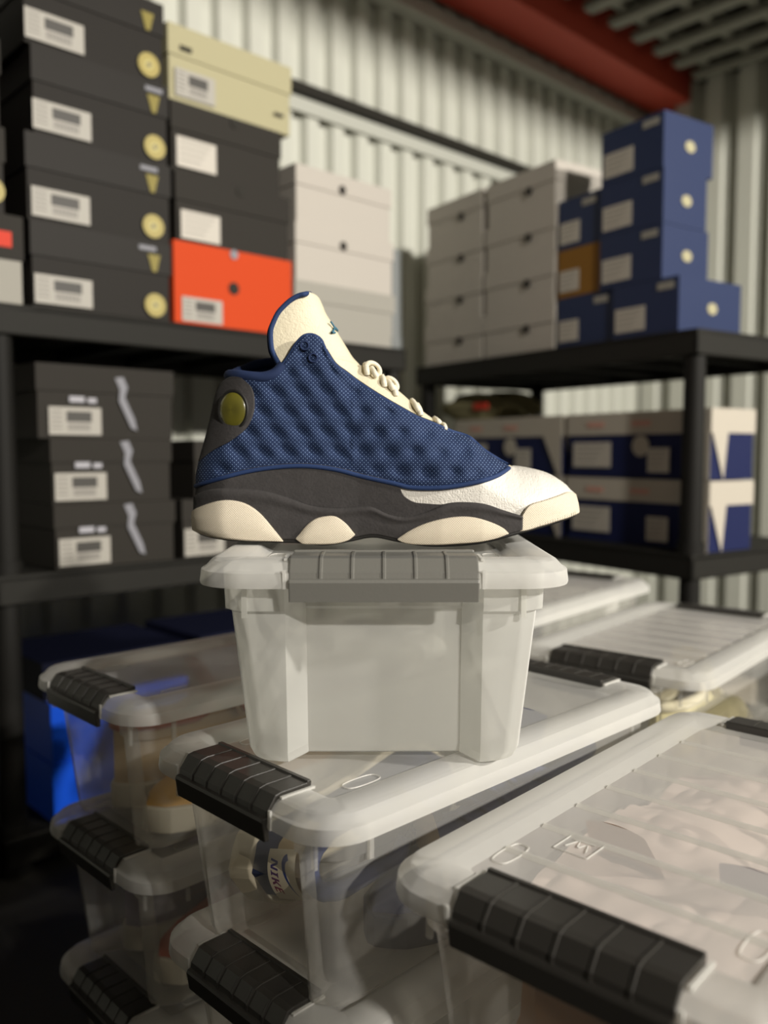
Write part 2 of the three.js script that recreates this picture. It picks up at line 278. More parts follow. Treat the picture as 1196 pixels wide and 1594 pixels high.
// origin: middle of the bottom of the front face; the box runs back along -z
function shoeBox(label, pos, turn, w, h, d, bodyMat, lidMat, opt = {}) {
  const t = thing(opt.name ?? 'shoe_box', label, 'shoe box', pos, turn, opt.group), lh = (opt.lid ?? 0.4) * h;
  mesh('body', bx(w - 0.004, h - 0.002, d - 0.004, 0, h / 2 - 0.001, -d / 2, 0.0015), bodyMat, t);
  mesh('lid', merge([bx(w, lh, 0.0015, 0, h - lh / 2, -0.00075 + 0.0005), bx(w, lh, 0.0015, 0, h - lh / 2, -d + 0.0005), bx(0.0015, lh, d, -w / 2 + 0.0005, h - lh / 2, -d / 2), bx(0.0015, lh, d, w / 2 - 0.0005, h - lh / 2, -d / 2), bx(w, 0.0015, d, 0, h - 0.0006, -d / 2)]), lidMat, t);
  for (const p of opt.parts ?? []) p(t, w, h, d);
  return t;
}
const plate = (name, x, y, w, h, mat, extra) => (t) => { const m = mesh(name, uvBox(w, h, 0.0008), mat, t); m.position.set(x, y, 0.0016); if (extra) m.userData.label = extra; };
const disc = (name, x, y, r, mat, extra) => (t) => { const m = mesh(name, new THREE.CylinderGeometry(r, r, 0.0012, 28).rotateX(Math.PI / 2), mat, t); m.position.set(x, y, 0.0018); if (extra) m.userData.label = extra; };
const shape = (name, pts, mat, x = 0, y = 0, extra) => (t) => { const m = mesh(name, flat(pts, 0.0009), mat, t); m.position.set(x, y, 0.0014); if (extra) m.userData.label = extra; };
const leftBox = (label, s0, s1, y, h, d, body, lid, opt, inset = 0.005) => shoeBox(label, room((s0 + s1) / 2, y, -inset), LEFT_TURN, s1 - s0, h, d, body, lid, opt);
const T2 = TIERS[2], T1 = TIERS[1], T0 = TIERS[0];
// black boxes with gold rings
const ringed = [disc('gold_ring', 0.084, 0.024, 0.0185, ringMat), shape('gold_mark', [[-0.011, 0.011], [0.011, 0.011], [0.004, -0.016], [-0.003, -0.016]], M.yellow, 0.083, 0.093)];
const words = ['lowest', 'second from the bottom', 'third from the bottom', 'topmost'];
for (let k = 0; k < 4; k++) leftBox(`black shoe box with gold ring sticker, ${words[k]} of four`, -0.096 + [0, -0.004, 0.008, -0.002][k], 0.132 + [0, 0.002, 0, -0.006][k], T2 + 0.125 * k, 0.125, 0.33, M.black, M.blackLid, { group: 'black boxes with gold rings', parts: [plate('size_label', -0.066, 0.027, 0.088, 0.042, labelMat), ...ringed, ...(k < 3 ? [plate('tape', 0.072 + 0.006 * k, 0.113, 0.03, 0.007, M.dullSilver)] : [])] });  // thin silver plates are painted glare near the gold marks
// column of orange, two dark and a cream box
const hole = (x, y) => disc('finger_hole', x, y, 0.0085, M.ink);
leftBox('orange shoe box with black logo at the bottom of its stack', 0.137, 0.378, T2, 0.135, 0.33, M.orange, M.orange, { lid: 0.99, parts: [plate('size_label', -0.068, 0.025, 0.078, 0.04, labelMat), disc('logo', -0.005, 0.07, 0.0105, M.ink, 'black emblem'), disc('notch', -0.004, 0.128, 0.008, M.dullSilver)] });
leftBox('dark grey shoe box lying on the orange one', 0.142, 0.375, T2 + 0.135, 0.112, 0.33, M.darkCard, M.darkCard, { parts: [plate('size_label', -0.07, 0.028, 0.075, 0.046, plainMat), hole(0.01, 0.103)] });
leftBox('dark grey shoe box under the cream one', 0.136, 0.357, T2 + 0.247, 0.112, 0.33, M.darkCard, M.darkCard, { parts: [plate('size_label', -0.064, 0.032, 0.075, 0.048, plainMat), hole(0.012, 0.103)] });
leftBox('cream coloured shoe box topmost in the middle of the left shelf', 0.133, 0.381, T2 + 0.359, 0.12, 0.33, M.creamCard, M.creamCard, { parts: [plate('size_label', -0.075, 0.03, 0.075, 0.044, labelMat), plate('print', -0.092, 0.085, 0.022, 0.008, M.ink), plate('print', 0.095, 0.03, 0.02, 0.005, M.darkCard)] });
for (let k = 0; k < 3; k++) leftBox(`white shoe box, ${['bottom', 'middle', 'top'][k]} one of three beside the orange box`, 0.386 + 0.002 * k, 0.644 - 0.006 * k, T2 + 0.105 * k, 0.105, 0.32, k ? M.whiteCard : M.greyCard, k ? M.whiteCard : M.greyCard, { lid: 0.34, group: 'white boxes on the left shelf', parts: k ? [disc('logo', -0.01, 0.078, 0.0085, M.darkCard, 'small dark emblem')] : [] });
// boxes on the unit cut off at the left
leftBox('grey shoe box with dark lid and red mark at the left edge', -0.40, -0.106, T2, 0.125, 0.33, M.greyCard, M.darkCard, { lid: 0.5, parts: [plate('red_mark', 0.115, 0.09, 0.03, 0.022, M.red)] });
for (let k = 0; k < 3; k++) leftBox(`dark shoe box at the left edge, ${['right on the box with the red mark', 'middle one of three', 'topmost of three'][k]}`, -0.37, -0.128 - 0.003 * k, T2 + 0.125 + 0.12 * k, 0.12, 0.33, M.black, M.darkCard, { group: 'dark boxes at the left edge', parts: [plate('size_label', 0.09, 0.05, 0.05, 0.06, M.darkCard), ...(k ? [] : [disc('gold_ring', 0.1, 0.03, 0.0185, ringMat)])] });
// lower left tier: dark boxes with a silver stroke
const stroke = [[-0.012, 0.092], [0.002, 0.094], [0.009, 0.078], [0.004, 0.062], [0.02, 0.028], [0.024, 0.01], [0.014, 0.014], [-0.006, 0.056], [-0.004, 0.074]];
const dashes = [plate('print', -0.052, 0.06, 0.024, 0.009, M.silver), plate('print', -0.028, 0.059, 0.014, 0.008, M.silver)];
for (let k = 0; k < 3; k++) leftBox(`dark shoe box with silver stroke on the lower shelf, ${['bottom', 'middle', 'top'][k]} of three`, [-0.072, -0.075, -0.094][k], [0.132, 0.127, 0.133][k], T1 + 0.1 * k, 0.1 + (k === 2 ? 0.012 : 0), 0.32, M.darkCard, M.darkCard, { lid: 0.36, group: 'dark boxes with silver strokes', parts: [plate('size_label', -0.055, 0.027, 0.082, 0.042, labelMat), ...dashes, shape('silver_stroke', stroke, M.dullSilver, 0.022, 0.004)] });
for (let k = 0; k < 2; k++) leftBox(`dark shoe box behind the heel of the sneaker, ${['lower', 'upper'][k]} of two`, [0.145, 0.17][k], [0.37, 0.40][k], T1 + 0.1 * k, 0.1, 0.32, M.darkCard, M.darkCard, { lid: 0.36, group: 'dark boxes behind the sneaker', parts: [plate('size_label', [-0.07, -0.07][k], 0.027, 0.078, 0.046, labelMat), ...dashes] });
// bottom left tier: blue boxes
for (let k = 0; k < 2; k++) leftBox(`bright blue shoe box on the lowest shelf, ${['lower', 'upper'][k]} one`, -0.085, 0.15, T0 + 0.095 * k, 0.095, 0.32, M.royal, M.royal, { lid: 0.35, group: 'bright blue boxes', parts: [plate('size_label', 0.065, 0.03, 0.06, 0.034, plainMat)] });
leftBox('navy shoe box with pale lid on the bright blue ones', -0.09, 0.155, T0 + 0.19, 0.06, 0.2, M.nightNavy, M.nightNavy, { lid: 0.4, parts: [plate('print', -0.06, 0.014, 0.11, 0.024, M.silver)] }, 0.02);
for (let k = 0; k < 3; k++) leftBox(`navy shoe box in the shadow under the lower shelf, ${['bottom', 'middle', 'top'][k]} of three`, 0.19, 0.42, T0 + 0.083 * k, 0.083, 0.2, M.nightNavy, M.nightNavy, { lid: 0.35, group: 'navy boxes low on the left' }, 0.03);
// right unit, upper tier
const rightBox = (label, x0, x1, y, h, d, body, lid, opt, inset = 0.012) => shoeBox(label, rgt((x0 + x1) / 2, y, -inset), RIGHT_TURN, x1 - x0, h, d, body, lid, opt);
const oval = (t, w, h, d) => { const m = mesh('oval_emblem', new THREE.CylinderGeometry(0.0115, 0.0115, 0.0012, 28).rotateZ(Math.PI / 2).scale(1, 0.9, 1.2), M.creamCard, t); m.position.set(w / 2 + 0.001, h * 0.48, -d * 0.52); m.userData.label = 'cream oval emblem'; };
const mark = (x, y) => plate('print', x, y, 0.036, 0.013, M.greyCard);
const blueX = [[-0.2, -0.05], [-0.235, -0.088], [-0.235, -0.088], [-0.234, -0.09]], bw = ['bottom', 'second from the bottom', 'third from the bottom', 'topmost'];
for (let k = 0; k < 4; k++) { const [a, b] = blueX[k], w = b - a; rightBox(`navy shoe box, ${bw[k]} of four at the right shelf end`, a, b, T2 + 0.0985 * k, 0.0985, [0.18, 0.13, 0.122, 0.14][k], M.navyCard, M.navyCard, { lid: 0.99, group: 'navy boxes at the right end', parts: [plate('size_label', -w / 2 + 0.042, 0.034, 0.07, 0.044, plainMat), mark(w / 2 - 0.028, 0.084), oval] }); }
const col2 = [['navy shoe box under the brown one on the top shelf', -0.352, -0.205, 0.1, M.navyCard], ['brown shoe box between navy ones on the top shelf', -0.352, -0.24, 0.096, M.tan], ['navy shoe box lying on the brown one', -0.352, -0.24, 0.1, M.navyCard]];
{ let y = T2; for (const [label, a, b, h, m] of col2) { const w = b - a; rightBox(label, a, b, y, h, 0.2, m, m, { lid: 0.99, parts: [plate('size_label', -w / 2 + 0.031, 0.033, 0.054, 0.042, plainMat), ...(m === M.tan ? [] : [mark(w / 2 - 0.03, 0.084)])] }, 0.018); y += h; } }
for (let c = 0; c < 2; c++) for (let k = 0; k < 4; k++) {
  const [a, b] = [[-0.585, -0.358], [-0.81, -0.59]][c], w = b - a;
  rightBox(`pale shoe box, ${bw[k]} of four in the stack ${['beside the navy boxes', 'beside the grey post'][c]}`, a + 0.003 * k, b - 0.002 * (k % 2), T2 + 0.096 * k, 0.096, 0.3, M.whiteCard, M.whiteCard, { lid: 0.4, group: 'pale boxes on the right shelf', parts: [disc('logo', 0.03, 0.05, 0.0095, M.darkCard, 'small dark emblem')] }, 0.014);
}
// right unit, middle tier: navy boxes with white lids
const wedge = [[0, 0.085], [0.055, 0.085], [0.055, 0], [0.045, 0]];
for (let c = 0; c < 2; c++) for (let k = 0; k < 2; k++) {
  const [a, b] = [[-0.352, -0.004], [-0.73, -0.366]][c], w = b - a;
  rightBox(`navy box with white red-printed lid, ${['lower', 'upper'][k]} one ${['by the post', 'behind the sneaker toe'][c]}`, a, b, T1 + 0.13 * k, 0.128, 0.13, M.deepNavy, M.palePaper, { lid: 0.34, group: 'navy boxes with white lids', parts: [plate('red_print', -w / 2 + 0.08, 0.105, 0.045, 0.011, M.faded), plate('red_print', 0.02, 0.105, 0.045, 0.011, M.faded), plate('size_label', -w / 2 + 0.07, 0.045, 0.1, 0.05, plainMat), plate('size_label', 0.062, 0.035, 0.05, 0.046, plainMat), ...(k ? [disc('emblem', 0.02, 0.062, 0.02, M.palePaper, 'round pale emblem')] : []), shape('white_wedge', wedge, M.palePaper, w / 2 - 0.056, 0),
    (t, W, H, D) => { const m = mesh('white_wedge', flat([[0, 0.085], [0.045, 0.085], [0.034, 0]], 0.0009), M.palePaper, t); m.rotation.y = Math.PI / 2; m.position.set(W / 2 + 0.0005, 0, -0.002); }] }, 0.05);
}
rightBox('pale shoe box with navy base seen over the farthest clear box', -0.25, -0.03, T0, 0.13, 0.2, M.deepNavy, M.palePaper, { lid: 0.4 }, 0.05);
{ // folded khaki cloth bag with a red patch
  const t = thing('cloth_bag', 'folded khaki cloth bag with a red patch on the lower right shelf', 'bag', rgt(-0.69, T1 + 0.2585, -0.12), RIGHT_TURN);
  const g = new THREE.SphereGeometry(1, 40, 24), p = g.attributes.position;
  for (let i = 0; i < p.count; i++) { const x = p.getX(i), y = p.getY(i), z = p.getZ(i), k = 1 + 0.12 * Math.sin(5 * x + 3 * z) + 0.08 * Math.sin(9 * z - 4 * y); p.setXYZ(i, 0.13 * Math.sign(x) * Math.abs(x) ** 0.7 * k, Math.max(0, 0.03 + 0.034 * y * k), 0.075 * Math.sign(z) * Math.abs(z) ** 0.7 * k); }
  g.computeVertexNormals(); mesh('bag_body', g, std(0x7d7757, 0.9), t);
  const r = mesh('patch', bx(0.05, 0.016, 0.006, 0.06, 0.03, 0.074, 0.002), M.red, t); r.userData.label = 'red patch';
}

// ---------------------------------------------------------------- the sneaker
// side lines in millimetres from the heel and above the sole
const S = {
  heelSil: [[5.9, 4.7], [0.2, 9.3], [-0.4, 19.4], [0.8, 30.5], [2.2, 40.5], [2.4, 50.5], [4.8, 62], [8.4, 73.5], [13.7, 92.9], [18, 112.8], [21.8, 121.2], [23.1, 122.6]],
  topSil: [[92.6, 189.8], [98.5, 187.3], [103.9, 175.6], [111.3, 163.4], [120.9, 147.7], [128.6, 136.7], [137.5, 133], [149.9, 124.6], [162.4, 114.2], [174.9, 103.3], [189.9, 92.4], [201.9, 84.5], [214.2, 80.5], [226.3, 69.8], [238.4, 62.3], [249.1, 57.8], [265.7, 55.5], [280.8, 50.2], [289.9, 44.2], [294, 39.7], [298, 36.5], [300.6, 29.5], [300.7, 22.9]],
  navyB: [[4.9, 42.5], [24.1, 48], [45, 53.5], [65.3, 56.9], [89.6, 58.2], [112.8, 55.7], [132.9, 50.6], [158.4, 45], [166.3, 42.9], [187.3, 42.4], [208.5, 45.2], [230.2, 50.7], [242.8, 56.4]],
  navyT: [[5, 48.4], [7.3, 62.2], [16, 92.5], [20.3, 111], [25.9, 120.5], [41.1, 125.2], [52.2, 124.8], [64.1, 124.1], [72.2, 129.5], [79.1, 138.9], [86, 149.7], [90.3, 153.5], [94.4, 154.6], [98.7, 153.5], [101.9, 151.2], [105.7, 143.1], [112.7, 132.5], [120.7, 126.6], [132.7, 117.8], [146.4, 108.9], [159.4, 101.3], [173.8, 93.8], [188.3, 88.5], [200.8, 84], [213.5, 80], [226, 69.4], [238, 61.9], [243.3, 58.6]],
  counterT: [[7.2, 61.7], [11.6, 74.4], [16.1, 92], [20.5, 111.2], [24.6, 119.6], [31.8, 123.8], [37.9, 124.3], [43.7, 123.2]],
  counterB: [[8.3, 61.4], [22.1, 70], [34.2, 75.9], [45.2, 83.9], [51.2, 92], [53.6, 104], [51.2, 115.8], [44.7, 122.2]],
  wave: [[4.4, 35.1], [14.7, 39.6], [24, 41.3], [44.9, 41.4], [62.6, 39.3], [78.8, 34.6], [95.1, 29.2], [112.7, 27.3], [132.8, 28.4], [139.5, 28.4], [152.3, 22.9], [163.5, 21.1], [180.4, 25.5], [194.3, 31.2], [209.9, 32.2], [222.5, 30.8], [235.3, 26.5], [249.2, 22.2]],
  bottom: [[3.4, 10], [10.2, 7.1], [29.1, 4.7], [51.5, 3.5], [74.5, 2.8], [87.9, 2.4], [105.6, 0.9], [124.7, 4], [140.9, 7], [159.3, 4], [180.4, 1.2], [215.7, 2.9], [236.9, 7.7], [249.3, 10.9], [258.6, 13.1], [277.2, 17.6], [293.4, 21.3]],
  toeB: [[160.1, 42.9], [163.5, 36.6], [170.6, 32.4], [180.3, 31.1], [194.3, 32.4], [209.9, 33.1], [222.5, 31.3], [235.3, 27], [248.8, 22.7], [260.5, 23.4], [276.1, 26.7], [297.4, 30.5]],
  toeT: [[160.1, 44.6], [166.3, 45.5], [173.3, 45.5], [187.3, 45.5], [198.9, 47], [208.5, 49], [222.3, 50.5], [234, 52.6], [241, 55], [247.5, 57.8], [265.7, 55.5], [280.8, 50.2], [297.6, 36.6]],
  capT: [[249.2, 22.2], [250.7, 25], [253.1, 28.7], [256.5, 30.8], [265.7, 33.1], [277.3, 36], [288.3, 38.3], [299.2, 36.4]],
  capB: [[247.4, 11], [251.3, 11.4], [256.2, 12.4], [261.6, 14], [268.8, 15.6], [277.2, 17.6], [286.3, 19.5], [300.4, 22.6]],
  pod1T: [[0.6, 12.2], [0.8, 21.5], [16.2, 29.6], [32.6, 33.3], [46, 31.2], [57, 24.4], [66.5, 13.6], [74.5, 3.3]],
  pod1B: [[0.8, 9.9], [4.8, 8.6], [12.6, 6.8], [23.2, 5.1], [36.1, 4.1], [51.5, 3.2], [64, 3], [74.5, 2.8]],
  pod2T: [[84.1, 5.2], [88, 10], [92.3, 15], [97.6, 19.2], [103.3, 21.1], [112.7, 21.6], [120.8, 16.4], [127.6, 8.3]],
  pod2B: [[84.1, 4.8], [86.5, 2.9], [89.3, 1.2], [95.1, 0.9], [105.8, 0.9], [114.2, 1.5], [122.8, 4], [127.6, 7.8]],
  pod3T: [[158.7, 5.4], [167.8, 11.7], [180.4, 17.5], [198.7, 21.7], [212.8, 21.7], [226.9, 17.7], [235.4, 13.4], [238.9, 10.1]],
  pod3B: [[158.7, 4.9], [162.2, 3.1], [168.7, 1.8], [187.4, 1.6], [203.7, 2.6], [215.7, 3.6], [229.5, 6.2], [238.9, 9.6]],
  tongueL: [[71.8, 132.1], [67.1, 140.6], [65.5, 144.9], [64.9, 158.6], [67.3, 165.6], [70.5, 171.8], [75.1, 176.9], [80.1, 181.2], [86.1, 184.4], [89.9, 185.4]],
  tongueR: [[130.1, 135.9], [124.6, 141.8], [120.9, 147.7], [111.3, 163.4], [107.4, 169.8], [103.9, 175.6], [101.5, 181.5], [98.5, 187.3], [95.6, 189], [92.6, 189.8]],
};
for (const k of Object.keys(S)) S[k] = S[k].map(([a, b]) => [a / 1000, b / 1000]);
const HX = S.heelSil.map((p) => p[0]), HY = S.heelSil.map((p) => p[1]), TX = S.topSil.map((p) => p[0]), TY = S.topSil.map((p) => p[1]);
function halfWidth(X, Yv) {                    // half the width of the shoe at a point of its side view
  const Wb = lerpAt([0, 0.03, 0.08, 0.13, 0.19, 0.22, 0.25, 0.28, 0.301], [0.031, 0.034, 0.0355, 0.0375, 0.0465, 0.048, 0.0455, 0.0405, 0.036], X), fac = 1 - 0.1 * (Math.max(Yv, 0) / 0.12) ** 2;
  const c = (v) => Math.min(1, Math.max(0, v));
  const Rh = Math.sqrt(1 - (1 - c((X - lerpAt(HY, HX, Yv)) / 0.034)) ** 2), E = lerpAt([0.09, 0.12, 0.2, 0.26, 0.3], [0.05, 0.05, 0.034, 0.03, 0.026], X);
  const Rt = X > TX[0] ? Math.sqrt(1 - (1 - c((lerpAt(TX, TY, X) - Yv) / E)) ** 2) : 1, Rf = Math.sqrt(1 - (1 - c((0.3015 - X) / 0.055)) ** 2.2);
  return Wb * fac * Rh * Rt * Rf;
}
const curve2 = (pts) => new THREE.CatmullRomCurve3(pts.map((p) => new THREE.Vector3(p[0], p[1], 0)), false, 'centripetal');
const along = (pts, byIndex) => { const c = curve2(pts); return (a) => { const v = byIndex ? c.getPoint(a) : c.getPointAt(a); return [v.x, v.y]; }; };
// a panel between two side lines, on both sides of the shoe, with turned-in edges
function panel(B, T, na, nb, off, { byIndex = true, extra, width = halfWidth, turn = 0.0025, only } = {}) {
  const fb = Array.isArray(B) ? along(B, byIndex) : B, ft = Array.isArray(T) ? along(T, byIndex) : T;
  const half = (sign) => grid(na + 2, nb + 2, (_, __, i, j) => {
    const edge = i === 0 || j === 0 || i === na + 2 || j === nb + 2, a = Math.min(1, Math.max(0, (i - 1) / na)), b = Math.min(1, Math.max(0, (j - 1) / nb));
    const p = fb(a), q = ft(a), x = p[0] + (q[0] - p[0]) * b, y = p[1] + (q[1] - p[1]) * b, w = width(x, y, a, b), k = Math.min(1, w / 0.012);
    let z = w + off * k + (extra ? extra(x, y, a, b) * k : 0); if (edge) z = Math.max(0, z - (turn + off) * k);
    return [x, y, sign * z, x, y];
  });
  const near = half(1), far = half(-1), ix = far.index.array; for (let i = 0; i < ix.length; i += 3) { const t = ix[i]; ix[i] = ix[i + 1]; ix[i + 1] = t; }
  const g = only ? (only > 0 ? near : far) : mergeGeometries([near, far]); g.deleteAttribute('normal');
  const m = mergeVertices(g, 1e-5); m.computeVertexNormals(); return m;
}
const DIM = [];
for (let r = 0; r < 8; r++) for (let c = 0; c < 14; c++) DIM.push([0.03 + c * 0.0186 + (r % 2) * 0.0093 + 0.002 * rnd(), 0.053 + r * 0.0148 + 0.0015 * rnd()]);
const dimples = (x, y, a, b) => {
  let s = 0; for (const [cx, cy] of DIM) { const dx = x - cx, dy = y - cy; if (dx * dx + dy * dy > 0.0006) continue; const rear = x < 0.125, u = rear ? dx * 0.82 - dy * 0.57 : dx, v = rear ? dx * 0.57 + dy * 0.82 : dy; s += Math.exp(-((u / (rear ? 0.0082 : 0.0056)) ** 2) - (v / 0.0044) ** 2); }
  return -0.0036 * Math.min(1.2, s) * smooth(0.02, 0.14, b) * smooth(1, 0.86, b) * smooth(0.05, 0.12, a) + 0.0012 * smooth(0, 0.1, b);
};
const shoe = thing('sneaker', 'high top navy mesh sneaker with white toe and grey suede on the frosted box', 'sneaker', [-0.1489, Y(0.0678), -0.667]);
{
  const add = (name, g, m, label, parent = shoe) => { const q = mesh(name, g, m, parent); if (label) q.userData.label = label; return q; };
  const zw = (p, off = 0) => [p[0], p[1], halfWidth(p[0], p[1]) + off];
  const atX = (pts) => { const q = curve2(pts).getSpacedPoints(240), X = q.map((p) => p.x), Z = q.map((p) => p.y); return (x) => lerpAt(X, Z, x); };
  const both = (pts, r, n = 60) => merge([1, -1].map((s) => tube(pts.map(([x, y, z]) => [x, y, s * z]), r, n, 8)));
  add('mesh_upper', panel(S.navyB, S.navyT, 220, 70, 0.0012, { byIndex: false, extra: dimples }), M.weave, 'navy woven mesh with dimples');
  add('binding', merge([both(curve2(S.navyB).getSpacedPoints(40).map((p) => zw([p.x, p.y], 0.0014)), 0.0018, 120), both(curve2(S.navyT.slice(8)).getSpacedPoints(50).map((p) => zw([p.x, p.y], 0.0008)), 0.0016, 140)]), M.navy, 'plain navy binding tape');
  const counter = add('heel_counter', panel(S.counterB, S.counterT, 50, 24, 0.0032), M.suede, 'charcoal suede heel panel');
  for (const s of [1, -1]) {
    const c = [0.0374, 0.0994], z = halfWidth(...c) + 0.0028, e = 0.004, sx = (halfWidth(c[0] + e, c[1]) - halfWidth(c[0] - e, c[1])) / (2 * e);
    const g = new THREE.SphereGeometry(1, 32, 12, 0, Math.PI * 2, 0, Math.PI / 2).rotateX(Math.PI / 2).scale(0.0112, 0.0132, 0.0032);
    const d = add('heel_emblem', g, new THREE.MeshPhysicalMaterial({ color: 0x6a6530, roughness: 0.35, clearcoat: 0.8, clearcoatRoughness: 0.12, map: discMap }), 'olive green domed disc', counter);
    d.position.set(c[0], c[1], s * z); d.rotation.y = s > 0 ? -Math.atan(sx) : Math.PI + Math.atan(sx);
    const r = add('emblem_rim', new THREE.TorusGeometry(1, 0.11, 10, 40).scale(0.0118, 0.0139, 0.009), M.rubber, 'dark rim', counter); r.position.copy(d.position); r.rotation.copy(d.rotation);
  }
  const shifted = (l, d) => l.map(([x, y]) => [x, y + d]);
  const sb = atX(S.wave.map(([x, y]) => [x, y - 0.001])), st = atX([...shifted(S.navyB.slice(0, 7), 0.002), [0.154, 0.0475], [0.1595, 0.0445], [0.163, 0.0372], [0.1706, 0.0322], [0.1803, 0.031], [0.194, 0.0302]]), sx = (a) => 0.0046 + 0.189 * (a < 0.2 ? a * a * 2.5 : 0.1 + (a - 0.2) * 1.125);
  add('side_panel', panel((a) => [sx(a), sb(sx(a))], (a) => [sx(a), Math.max(st(sx(a)), sb(sx(a)) + 0.0002)], 200, 20, 0.0016), M.suede, 'charcoal suede side');
  add('midsole', panel(S.bottom.slice(0, 14).map(([x, y]) => [x, y + 0.0012]), S.wave, 160, 22, 0.0050, { byIndex: false, extra: (x, y, a, b) => 0.0012 * Math.sin(Math.PI * b) + 0.0022 * Math.exp(-(((b - 0.9) / 0.13) ** 2)) }), M.suede, 'charcoal suede midsole wave');
  add('toe_box', panel(S.toeB.map(([x, y]) => [x, y - 0.0018]), S.toeT, 120, 40, 0.0003, { byIndex: false }), M.leather, 'white grained leather toe');
  add('toe_cap', panel(S.capB, S.capT, 60, 16, 0.0046, { turn: 0.0035 }), M.pod, 'worn cream textured toe guard');
  for (const [b, t] of [[S.pod1B, S.pod1T], [S.pod2B, S.pod2T], [S.pod3B, S.pod3T]])
    for (const only of [1, -1]) add('sole_pod', panel(b, t, 60, 18, 0.0068, { only, turn: 0.006, extra: (x, y, a, bb) => 0.003 * Math.sin(Math.PI * a) * Math.sin(Math.PI * Math.min(1, bb * 0.9 + 0.1)) }), M.pod, 'cream textured pod of the midsole');
  // outsole: side strip and the sole underneath
  const under = along(S.bottom, false), strip = panel((a) => { const p = under(a); return [p[0], p[1] - 0.0012]; }, (a) => { const p = under(a); return [p[0], p[1] + 0.0026]; }, 140, 3, 0.0046, { turn: 0.004 });
  const bottom = grid(120, 16, (a, b) => { const p = under(a), w = halfWidth(p[0], Math.max(p[1], 0.0094)) * 0.98; return [p[0], p[1] - 0.0008, w * (2 * b - 1)]; });
  add('outsole', merge([strip, bottom]), M.rubber, 'black rubber outsole');
  // tongue
  const tl = along(S.tongueL, false), tr = along(S.tongueR, false), tw = (x, y, a, b) => 0.0265 * Math.sqrt(1 - (1 - b) ** 2) * (1 - 0.12 * a);
  const tongue = add('tongue', panel(tr, tl, 60, 40, 0, { width: tw, turn: 0.004 }), M.cream, 'padded cream leather tongue');
  const edge = S.tongueL.map(([x, y], i) => [x, y, tw(0, 0, i / (S.tongueL.length - 1), 1)]);
  add('piping', tube([...edge, [0.0915, 0.1878, 0.012], [0.0925, 0.1893, 0], [0.0915, 0.1878, -0.012], ...edge.slice().reverse().map(([x, y, z]) => [x, y, -z])], 0.0019, 120, 8), M.navy, 'navy piping', tongue);
  add('lining', grid(30, 20, (a, b) => { const l = tl(a), r = tr(a), k = 0.15 + 0.85 * b, x = r[0] + (l[0] - r[0]) * k - 0.003, z = 0.023 * Math.sin((b - 0) * Math.PI / 2); return [x, r[1] + (l[1] - r[1]) * k - 0.001, z]; }), M.navyDark, 'navy lining', tongue);
  add('tongue_mark', merge([tube([[0.1085, 0.1672, 0.0112], [0.1112, 0.1628, 0.0088], [0.1096, 0.1585, 0.014]], 0.0008, 16, 6), tube([[0.1112, 0.1634, 0.0085], [0.1128, 0.1622, 0.003], [0.1128, 0.1622, -0.004]], 0.0008, 12, 6), tube([[0.1096, 0.1585, 0.0135], [0.1118, 0.1592, 0.009]], 0.0008, 8, 6)]), M.teal, 'small teal figure mark', tongue);
  // instep under the laces
  add('eyestay_edge', both(curve2(S.navyT.slice(15)).getSpacedPoints(40).map((p) => zw([p.x + 0.0004, p.y + 0.0011], 0)), 0.001, 110), M.rubber, 'black edge of the eyestay');
  add('instep', panel(S.navyT.slice(15).map(([x, y]) => [x, y - 0.004]), S.topSil.slice(5, 16).map(([x, y]) => [x, y - 0.0008]), 90, 14, -0.001, { byIndex: false }), M.cream, 'cream instep');
  const rows = [[0.1345, 0.0012], [0.1388, 0.0016], [0.1475, 0.0002], [0.1515, 0.0008], [0.156, 0], [0.1705, 0.0008], [0.1745, 0.001], [0.188, 0.0004], [0.1945, 0.0002]];
  rows.forEach(([x, lift], i) => {
    const top = lerpAt(TX, TY, x) + lift, k = i % 2 ? 0.0016 : -0.0012, h = x > 0.18 ? 0.45 : 1, side = (s) => [[0.009 * h, 0.003], [0.0062 * h, 0.0018], [0.003 * h, 0.0012]].map(([dy, o], j) => [x + k * (1 - j * 0.4) + dy * 0.35, top - dy, s * (halfWidth(x, lerpAt(TX, TY, x) - dy) + (j ? o : -0.002))]);
    add('lace', tube([...side(1), [x, top, 0.004], [x, top, -0.004], ...side(-1).reverse()], 0.0022, 48, 8), M.lace);
  });
  for (const [x, y, r, z, tilt] of [[0.1405, 0.1315, 0.0054, 0.009, 0.35], [0.1545, 0.1205, 0.0045, 0.01, -0.3]]) { const l = add('lace_loop', new THREE.TorusGeometry(r, 0.0019, 8, 28).scale(1.15, 0.8, 1), M.lace); l.position.set(x, y, z); l.rotation.set(0.3, tilt, -0.7); }
  for (const s of [1, -1]) for (const [x, y] of [[0.0905, 0.1465], [0.0968, 0.1375]]) { const l = add('eyelet', new THREE.TorusGeometry(0.003, 0.0008, 8, 24), M.navyDark); l.position.set(x, y, s * (halfWidth(x, y) + 0.0022)); }
  // collar
  const ring = [[0.0745, 0.1325, 0.0298], [0.0685, 0.1262, 0.0312], [0.0605, 0.1235, 0.0312], [0.05, 0.124, 0.0295], [0.0405, 0.1255, 0.0255], [0.0335, 0.1262, 0.0185], [0.0305, 0.127, 0.008], [0.0305, 0.1282, -0.004], [0.033, 0.1315, -0.016], [0.0385, 0.135, -0.0245], [0.0465, 0.1388, -0.029], [0.0625, 0.1412, -0.0298], [0.075, 0.1425, -0.0285]];
